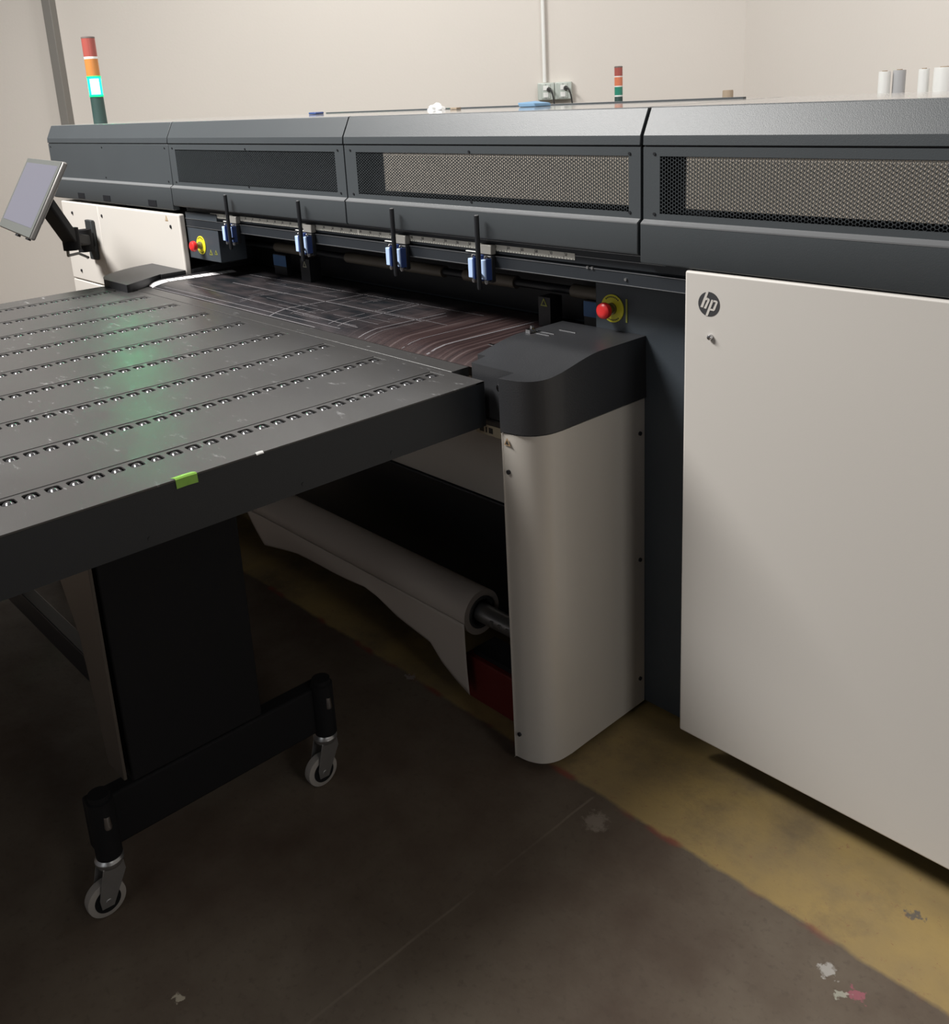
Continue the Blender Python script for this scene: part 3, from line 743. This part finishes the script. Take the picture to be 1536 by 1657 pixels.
# ------------------------------------------------------------------ paper take-up roll under the bed
TR = thing('paper_take_up_roll', 'white paper roll on a steel shaft low under the printer bed, sheet hanging down', 'paper roll', (-2.4, 1.57, 0.2))
AY, AZ, RR = 1.585, 0.262, 0.066
MB().lathe((-2.99, AY, AZ), (1, 0, 0), [(0, 0.045), (0.0, RR), (1.227, RR), (1.227, 0.048), (1.200, 0.046)], 48).build('paper_winding', PAPER, TR, smooth=True)
MB().lathe((-3.63, AY, AZ), (1, 0, 0), [(0, 0.027), (2.125, 0.027)], 32).build('shaft', STEEL, TR, smooth=True)
MB().lathe((-1.762 - 0.02, AY, AZ), (1, 0, 0), [(0, 0.047), (0.022, 0.047), (0.022, 0.040), (0.001, 0.040)], 32).build('core', mat('core_dark', (0.05, 0.05, 0.05), 0.7), TR, smooth=True)
mb = MB()
for k in range(3): mb.box(-1.70 + 0.03 * k, -1.69 + 0.03 * k, AY - 0.031, AY - 0.024, AZ - 0.005 + 0.004 * k, AZ + 0.010)
mb.build('shaft_key', STEEL, TR)
# hanging sheet
def botz(x):
    pts = [(-3.55, 0.01), (-3.1, 0.045), (-2.92, 0.14), (-2.81, 0.150), (-2.78, 0.155), (-2.6, 0.185), (-2.35, 0.20), (-2.20, 0.212), (-2.14, 0.200), (-2.05, 0.165), (-1.98, 0.150), (-1.91, 0.137), (-1.86, 0.090), (-1.80, 0.060), (-1.745, 0.041)]
    for (a, za), (b, zb) in zip(pts[:-1], pts[1:]):
        if a <= x <= b: return za + (zb - za) * (x - a) / (b - a)
    return pts[-1][1]
vs = []; fs = []; nx_, nz_ = 90, 14
for i in range(nx_ + 1):
    u = i / nx_
    for j in range(nz_ + 1):
        w = j / nz_
        xt = -2.945 + (-1.763 + 2.945) * u
        xb = -2.81 + (-1.745 + 2.81) * u
        x = xt * (1 - w) + xb * w
        zt = AZ - 0.01; zb = botz(xb)
        if u > 0.97 and 0: pass
        z = zt + (zb - zt) * w
        if z > AZ: z = AZ
        yy = AY - RR - 0.001 - 0.012 * math.sin(w * PI * 0.5) + 0.006 * math.sin(u * 9) * w
        if u == 1: x += 0.0
        vs.append((x, yy, z))
for i in range(nx_):
    for j in range(nz_):
        a = i * (nz_ + 1) + j; fs.append((a, a + 1, a + nz_ + 2, a + nz_ + 1))
hs = MB().add(vs, fs).build('hanging_sheet', PAPER, TR, smooth=True)
sd = hs.modifiers.new('thickness', 'SOLIDIFY'); sd.thickness = 0.0006
# red floor bracket behind the side cover
RB = thing('red_floor_bracket', 'dark red painted block on the floor behind the grey side cover', 'bracket', (-1.66, 1.60, 0))
MB().box(-1.80, -1.53, 1.545, 1.66, 0.0, 0.135).build('block', REDP, RB, bevel=0.004)
MB().box(-1.78, -1.55, 1.56, 1.645, 0.136, 0.150).build('top_plate', BLACK, RB)

# ------------------------------------------------------------------ TABLE in front
TB = thing('roller_table', 'black metal outfeed table with nine rows of roller slots, on casters', 'table', (-2.64, 0.75, 0))
tx0, tx1, ty0, ty1, tz = -3.704, -1.58, -0.20, 1.466, 1.0
rows = [-1.718 - 0.2301 * k for k in range(9)]
hw = 0.0265
mb = MB(); xs_ = [tx1]
for r in rows: xs_ += [r + hw, r - hw]
xs_.append(tx0)
for k in range(0, len(xs_), 2): mb.box(xs_[k + 1], xs_[k], ty0, ty1, tz - 0.004, tz)
mb.box(tx0, tx1, 1.4385, ty1, tz - 0.004, tz - 0.0001)
mb.build('table_top', TABLE, TB, bevel=0.0006)
mb = MB(); mb.box(tx1 - 0.004, tx1 - 0.0002, ty0, ty1, 0.888, tz - 0.0042); mb.box(tx0 + 0.0002, tx0 + 0.004, ty0, ty1, 0.888, tz - 0.0042)
mb.box(tx0 + 0.004, tx1 - 0.004, ty1 - 0.004, ty1 - 0.0002, 0.888, tz - 0.0042); mb.box(tx0 + 0.004, tx1 - 0.004, ty0, ty0 + 0.004, 0.888, tz - 0.0042)
mb.build('skirt', SKIRT, TB)
mb = MB(); mb.box(tx0 + 0.01, tx1 - 0.01, ty0 + 0.01, ty1 - 0.01, 0.925, 0.940); mb.build('under_tray', BLACK, TB)
screws('skirt_screw', SKIRT, TB, [((tx1 - 0.0003, y, 0.905), (tx1 + 0.001, y, 0.905)) for y in (0.10, 0.62, 0.95, 1.18)], 0.004)
# perforated strips with rounded slots
pitch = 0.0395; hy = 0.0138; hx = 0.0150
def strip(xc):
    y_start = 1.4215
    mb = MB(); vs = []; fs = []
    K = 16
    def rr_(k, ax, ay, rad=0.007):
        w = 2 * PI * k / K + PI / K
        cx_ = (ax - rad) * (1 if math.cos(w) > 0 else -1); cy_ = (ay - rad) * (1 if math.sin(w) > 0 else -1)
        return cx_ + rad * math.cos(w), cy_ + rad * math.sin(w)
    z = tz - 0.0014
    y = y_start; cells = []
    while y > ty0 + 0.03: cells.append(y); y -= pitch
    for yc in cells:
        n = len(vs)
        for k in range(K):
            w = 2 * PI * k / K + PI / K
            c_, s_ = math.cos(w), math.sin(w); q = 1 / max(abs(c_), abs(s_))
            vs.append((xc + c_ * q * hw, yc + s_ * q * pitch / 2, z))
        for k in range(K):
            a, b = rr_(k, hx, hy); vs.append((xc + a, yc + b, z))
        for k in range(K):
            a, b = rr_(k, hx, hy); vs.append((xc + a, yc + b, z - 0.0035))
        for k in range(K):
            k2 = (k + 1) % K
            fs.append((n + k, n + k2, n + K + k2, n + K + k)); fs.append((n + K + k, n + K + k2, n + 2 * K + k2, n + 2 * K + k))
    # corner fill of each square ring
        for (cx_, cy_, k) in ((1, 1, 1), (-1, 1, 5), (-1, -1, 9), (1, -1, 13)):
            vs.append((xc + cx_ * hw, yc + cy_ * pitch / 2, z)); fs.append((n + k, len(vs) - 1, n + (k + 1) % K))
    yl_ = cells[-1] - pitch / 2
    mb.add(vs, fs); mb.box(xc - hw, xc + hw, y_start + pitch / 2, 1.4384, z - 0.003, z); mb.box(xc - hw, xc + hw, ty0, yl_, z - 0.003, z)
    return mb, cells
rollers = []
for r in rows:
    mb, cells = strip(r)
    me = bpy.data.meshes.new('roller_strip'); me.from_pydata(mb.v, [], mb.f); me.update(); me.materials.append(TABLE)
    o = bpy.data.objects.new('roller_strip', me); C.objects.link(o); place(o, TB)
    for p in me.polygons:
        if p.normal.z < -0.5: p.flip()
    for y in cells:
        # in view when right of the photo's left edge
        d = (r, y)
        vis = y > 0.405 + (-1.58 - r) * 0.42
        rollers.append((math.hypot(r, y), r, y, vis))
rollers.sort()
def roller_mb(mb, x, y):
    zc = tz - 0.0125
    return mb.lathe((x - 0.011, y, zc), (1, 0, 0), [(0, 0.006), (0.0005, 0.0095), (0.004, 0.0115), (0.008, 0.0125), (0.011, 0.0128), (0.014, 0.0125), (0.018, 0.0115), (0.0215, 0.0095), (0.022, 0.006)], 18)
ROLM = mat('roller_black_gloss', (0.10, 0.10, 0.105), 0.13, metal=0.5, spec=0.9)
ROLC = mat('roller_steel_ball', (0.75, 0.75, 0.76), 0.12, metal=1.0)
base_me = None; cnt = 0
stuff = MB(); balls = MB()
vis_r = [q for q in rollers if q[3]]; hid = [q for q in rollers if not q[3]]
for k, (dd, x, y, vis) in enumerate(vis_r + hid):
    if k < 100:
        if base_me is None:
            mb = roller_mb(MB(), 0, 0)
            o = mb.build('roller', [ROLM], None, smooth=True); base_me = o.data
        else:
            o = bpy.data.objects.new('roller', base_me); C.objects.link(o)
        o.parent = TB; o.location = Vector((x, y, 0)) - Vector(TB['_w'])
    else: roller_mb(stuff, x, y)
so = stuff.build('rollers', ROLM, TB, smooth=True); so['kind'] = 'stuff'

# legs: panel, foot beam, bracket, casters
def leg_side(xc, sgn):
    mb = MB(); mb.box(xc - 0.03, xc + 0.012, 0.585, 0.90, 0.28, 0.925); mb.build('leg_panel', LEGM, TB, bevel=0.004)
    mb = MB(); mb.box(xc - 0.035, xc + 0.010, 0.49, 1.09, 0.150, 0.275); mb.build('foot_beam', LEGM, TB, bevel=0.006)
    # tapered bracket plate
    mb = MB(); mb.prism_y([(xc - 0.28, 0.92), (xc + 0.03, 0.92), (xc + 0.02, 0.30), (xc - 0.06, 0.30), (xc - 0.10, 0.60)] if sgn > 0 else [(xc + 0.28, 0.92), (xc - 0.03, 0.92), (xc - 0.02, 0.30), (xc + 0.06, 0.30), (xc + 0.10, 0.60)], 0.565, 0.572)
    mb.build('leg_bracket', mat('bracket_brown_grey', (0.06, 0.05, 0.042), 0.5), TB, bevel=0.001)
    for yc in (0.512, 1.065):
        st = MB().lathe((xc + 0.012, yc, 0.285), (0, 0, 1), [(-0.14, 0.027), (-0.002, 0.027), (0.0, 0.022), (0.012, 0.022)], 28).build('caster_housing', LEGM, TB, smooth=True)
        MB().lathe((xc + 0.037, yc, 0.225), (0, 0, 1), [(0, 0.008), (0.005, 0.009), (0.030, 0.007)], 12).build('adjusting_screw', CHROME, TB, smooth=True)
        # caster
        cx_, cy_, rw = xc + 0.005, yc - 0.022, 0.042
        w = MB().lathe((cx_ - 0.013, cy_, rw), (1, 0, 0), [(0, rw - 0.010), (0.003, rw - 0.001), (0.013, rw), (0.023, rw - 0.001), (0.026, rw - 0.010)], 40).build('caster_wheel', RUB, TB, smooth=True)
        hb = MB().lathe((cx_ - 0.0145, cy_, rw), (1, 0, 0), [(0, rw - 0.014), (0.029, rw - 0.014)], 32).build('wheel_hub', LEGM, w, smooth=True)
        hb.matrix_parent_inverse = w.matrix_parent_inverse.copy(); hb.matrix_parent_inverse = Matrix.Identity(4)
        mb = MB()
        for s_ in (-1, 1):
            pr = [(cy_ - 0.016, rw - 0.012), (cy_ + 0.010, rw - 0.014), (yc + 0.024, 0.100), (yc + 0.022, 0.122), (yc - 0.022, 0.122), (yc - 0.028, 0.100), (cy_ - 0.018, rw + 0.012)]
            a = cx_ + s_ * 0.0185
            mb.prism_x(pr, a - 0.001, a + 0.001)
        mb.lathe((cx_, yc, 0.118), (0, 0, 1), [(0, 0.026), (0.008, 0.030), (0.014, 0.030), (0.022, 0.022), (0.028, 0.020)], 28)
        mb.cyl((cx_ - 0.021, cy_, rw), (cx_ + 0.021, cy_, rw), 0.007, seg=14)
        mb.build('caster_fork', STEEL, TB, bevel=0.0006)
leg_side(-1.80, 1)
leg_side(-3.48, -1)
mb = MB(); mb.box(-3.45, -1.83, 0.70, 0.76, 0.82, 0.924); mb.build('cross_beam', BLACK, TB, bevel=0.003)
mb = MB(); mb.box(-3.45, -1.83, 0.72, 0.76, 0.17, 0.25); mb.build('cross_beam', BLACK, TB, bevel=0.003)
# shiny tape residue and green tape on the front edge
def foldtape(name, y0, y1, top, down, m2, skew=0.0):
    vs = []; fs = []
    prof = [(tx1 - top, tz + 0.0012), (tx1 - 0.002, tz + 0.0014), (tx1 + 0.0012, tz - 0.001), (tx1 + 0.0022, tz - down)]
    n = len(prof)
    for i, y in enumerate((y0, (y0 + y1) / 2, y1)):
        for x, z in prof: vs.append((x, y + (skew if x < tx1 - 0.003 else 0), z + (0.0006 if i == 1 else 0)))
    for i in range(2):
        for k in range(n - 1): a = i * n + k; fs.append((a, a + 1, a + n + 1, a + n))
    o = MB().add(vs, fs).build(name, m2)
    s_ = o.modifiers.new('t', 'SOLIDIFY'); s_.thickness = 0.0004
    return o
tg = foldtape('adhesive_tape', 0.683, 0.726, 0.010, 0.018, TAPE, -0.004)
tag(recenter(tg), 'short piece of glossy green tape folded over the front edge of the black table', 'tape')
tw = foldtape('tape_scrap', 0.852, 0.868, 0.004, 0.003, WHITEP)
tag(recenter(tw), 'tiny white tape scrap on the front edge of the black table', 'tape')

# ------------------------------------------------------------------ stack lights
def stack(x, y, z0, r, segs, label, base_h):
    t = thing('stack_light', label, 'signal light', (x, y, z0), 'signal light columns above the printer')
    MB().lathe((x, y, z0), (0, 0, 1), [(0, r * 1.02), (base_h, r * 0.98)], 28).build('base_tube', TOWBASE, t, smooth=True)
    z = z0 + base_h
    for name, h, m2, lit in segs:
        if lit:
            MB().lathe((x, y, z + 0.012), (0, 0, 1), [(0, r * 0.66), (h - 0.024, r * 0.66)], 24).build('lamp', TOWCORE, t, smooth=True)
            ln = MB()
            ln.lathe((x, y, z + 0.001), (0, 0, 1), [(0, r), (h - 0.002, r)], 28)
            ln.lathe((x, y, z), (0, 0, 1), [(0, r * 1.06), (0.008, r * 1.06)], 28); ln.lathe((x, y, z + h - 0.006), (0, 0, 1), [(0, r * 1.06), (0.006, r * 1.06)], 28)
            ln.build('green_lens', TOWLIT, t, smooth=True)
        else:
            MB().lathe((x, y, z), (0, 0, 1), [(0, r), (h, r)], 28).build(name, m2, t, smooth=True)
        z += h
    MB().lathe((x, y, z), (0, 0, 1), [(0, r * 1.02), (0.006, r * 1.02), (0.009, r * 0.8)], 28).build('top_cap', mat('stack_cap', (0.15, 0.13, 0.12), 0.5), t, smooth=True)
stack(-4.575, 1.87, 1.606, 0.0300, [('green_lens', 0.092, TOWLIT, True), ('amber_lens', 0.076, TOWAMB, False), ('clear_ring', 0.010, WHITEP, False), ('red_lens', 0.080, TOWRED, False)],
      'signal light column with its green section lit, on the left end of the printer', 0.120)
# rear cabinet whose top is just hidden by the hood, carries the second column
RCB = thing('rear_cabinet', 'dark cabinet standing behind the printer, mostly hidden by it', 'cabinet', (-3.7, 4.6, 0))
MB().box(-4.1, -3.25, 4.35, 4.95, 0.0, 1.545).build('cabinet_body', HOOD, RCB, bevel=0.004)
stack(-3.758, 4.70, 1.546, 0.0245, [('clear_ring', 0.008, WHITEP, False), ('green_lens', 0.048, TOWGRN, False), ('clear_ring', 0.006, WHITEP, False), ('orange_lens', 0.050, TOWORG, False), ('clear_ring', 0.006, WHITEP, False), ('red_lens', 0.048, TOWRED, False)],
      'unlit red, orange and green signal light column behind the printer, near the wall boxes', 0.052)

# ------------------------------------------------------------------ small things on the hood
def blob(name, c, s, m2, label, cat, seed):
    bm = bmesh.new(); bmesh.ops.create_icosphere(bm, subdivisions=3, radius=1)
    r_ = random.Random(seed)
    ph = [r_.uniform(0, 6) for _ in range(6)]
    for v in bm.verts:
        q = 1 + 0.18 * math.sin(v.co.x * 5 + ph[0]) + 0.16 * math.sin(v.co.y * 6 + ph[1]) * math.cos(v.co.z * 5 + ph[2]) + r_.uniform(-.05, .05)
        v.co = Vector((v.co.x * q * s[0], v.co.y * q * s[1], max(0, v.co.z * q * s[2])))
    me = bpy.data.meshes.new(name); bm.to_mesh(me); bm.free(); me.materials.append(m2)
    for p in me.polygons: p.use_smooth = True
    o = bpy.data.objects.new(name, me); C.objects.link(o); o.location = c
    return tag(o, label, cat)
blob('crumpled_tissue', (-2.543, 2.20, 1.6062), (0.034, 0.03, 0.020), TISSUE, 'crumpled white tissue lying on top of the printer hood', 'tissue', 4)
bl = MB()
bl.add([(-2.122, 2.17, 1.6065), (-2.062, 2.18, 1.6065), (-2.052, 2.24, 1.6065), (-2.112, 2.24, 1.6065), (-2.130, 2.17, 1.620), (-2.068, 2.18, 1.618), (-2.055, 2.24, 1.616), (-2.118, 2.24, 1.623)],
       [(0, 3, 2, 1), (4, 5, 6, 7), (0, 1, 5, 4), (1, 2, 6, 5), (2, 3, 7, 6), (3, 0, 4, 7)])
tag(recenter(bl.build('folded_cloth', BLUECLOTH, bevel=0.003)), 'folded blue cloth on top of the printer hood, left of the wall boxes', 'cloth')
tag(recenter(MB().box(-2.452, -2.420, 2.18, 2.20, 1.6065, 1.613).build('hood_clip', CARD, bevel=0.001)), 'tiny brown clip on the hood just right of the white tissue', 'clip')
tag(recenter(MB().box(-3.295, -3.245, 2.18, 2.22, 1.6065, 1.615).build('plastic_block', BLUED, bevel=0.003)), 'small dark block on top of the hood toward its left end', 'block')

# ------------------------------------------------------------------ monitor on its arm
yaw, pit = -0.131, 0.538
r_v = Vector((math.cos(yaw), math.sin(yaw), 0)); fw = Vector((-math.sin(yaw), math.cos(yaw), 0))
u_v = math.cos(pit) * Vector((0, 0, 1)) + math.sin(pit) * fw
n_v = r_v.cross(u_v)                         # towards the viewer of the screen
if n_v.y > 0: n_v = -n_v
TRc = Vector((-3.566, 1.3, 1.493)); MW, MH = 0.586, 0.304
ctr = TRc - r_v * MW / 2 - u_v * MH / 2
MN = thing('touch_monitor', 'silver edged monitor tilted back on a black arm at the left end of the printer', 'monitor', tuple(ctr - u_v * MH / 2))
def slab(mb, u0, u1, v0, v1, d0, d1):
    vs = [ctr + r_v * u + u_v * v + n_v * d for d in (d0, d1) for u, v in ((u0, v0), (u1, v0), (u1, v1), (u0, v1))]
    return mb.add(vs, [(0, 3, 2, 1), (4, 5, 6, 7), (0, 1, 5, 4), (1, 2, 6, 5), (2, 3, 7, 6), (3, 0, 4, 7)])
slab(MB(), -MW / 2, MW / 2, -MH / 2, MH / 2, -0.020, 0).build('housing', SILVER, MN, bevel=0.006)
slab(MB(), -MW / 2 + 0.004, MW / 2 - 0.004, -MH / 2 + 0.004, MH / 2 - 0.004, 0.0, 0.002).build('bezel', BEZEL, MN)
slab(MB(), -MW / 2 + 0.03, MW / 2 - 0.035, -MH / 2 + 0.038, MH / 2 - 0.022, 0.002, 0.0028).build('screen', SCREEN, MN)
slab(MB(), -0.14, 0.14, -0.09, 0.09, -0.055, -0.020).build('back_shell', BEZEL, MN, bevel=0.008)
mb = MB(); slab(mb, 0.02, 0.06, -MH / 2 - 0.008, -MH / 2, -0.018, -0.005); slab(mb, 0.20, 0.24, -MH / 2 - 0.006, -MH / 2, -0.018, -0.005); mb.build('bottom_knob', BLACK, MN, bevel=0.002)
att = ctr - n_v * 0.06
el = Vector((-4.06, 1.46, 1.155))
def arm(mb, a, b, w, h):
    a = Vector(a); b = Vector(b); d = (b - a).normalized(); s = d.cross(Vector((0, 0, 1))).normalized(); t = s.cross(d)
    vs = [p + s * i * w + t * j * h for p in (a, b) for i, j in ((-1, -1), (1, -1), (1, 1), (-1, 1))]
    return mb.add(vs, [(0, 3, 2, 1), (4, 5, 6, 7), (0, 1, 5, 4), (1, 2, 6, 5), (2, 3, 7, 6), (3, 0, 4, 7)])
arm(MB(), att, el, 0.028, 0.026).build('upper_arm', LEGM, MN, bevel=0.008)
MB().cyl(el + Vector((0, 0, -0.045)), el + Vector((0, 0, 0.045)), 0.035).build('elbow_joint', LEGM, MN, smooth=True)
sh_ = Vector((-4.43, 1.655, 1.095))
arm(MB(), el, sh_, 0.026, 0.024).build('lower_arm', LEGM, MN, bevel=0.008)
MB().cyl(sh_ + Vector((0, 0, -0.05)), sh_ + Vector((0, 0, 0.05)), 0.034).build('shoulder_joint', LEGM, MN, smooth=True)
arm(MB(), sh_, (-4.475, 1.70, 1.09), 0.025, 0.03).build('wall_bracket', LEGM, MN)
MB().box(-4.515, -4.445, 1.698, 1.7165, 0.995, 1.18).build('mounting_plate', mat('plate_dark', (0.03, 0.034, 0.036), 0.5), MN, bevel=0.004)
MB().tube([el + Vector((0.0, -0.02, -0.03)), el + Vector((-0.06, 0, -0.075)), el + Vector((-0.16, 0.08, -0.085)), sh_ + Vector((0.06, -0.02, -0.07)), sh_ + Vector((0, 0, -0.08))], 0.006).build('cable', BLACK, MN, smooth=True)

# ------------------------------------------------------------------ fix sub-part transforms and clean the helper property
for o in list(bpy.data.objects):
    if o.type == 'MESH' and o.parent is not None and o.parent.type == 'MESH':
        o.matrix_parent_inverse = Matrix.Identity(4)      # parent mesh itself sits at the world origin
for o in bpy.data.objects:
    if '_w' in o.keys(): del o['_w']
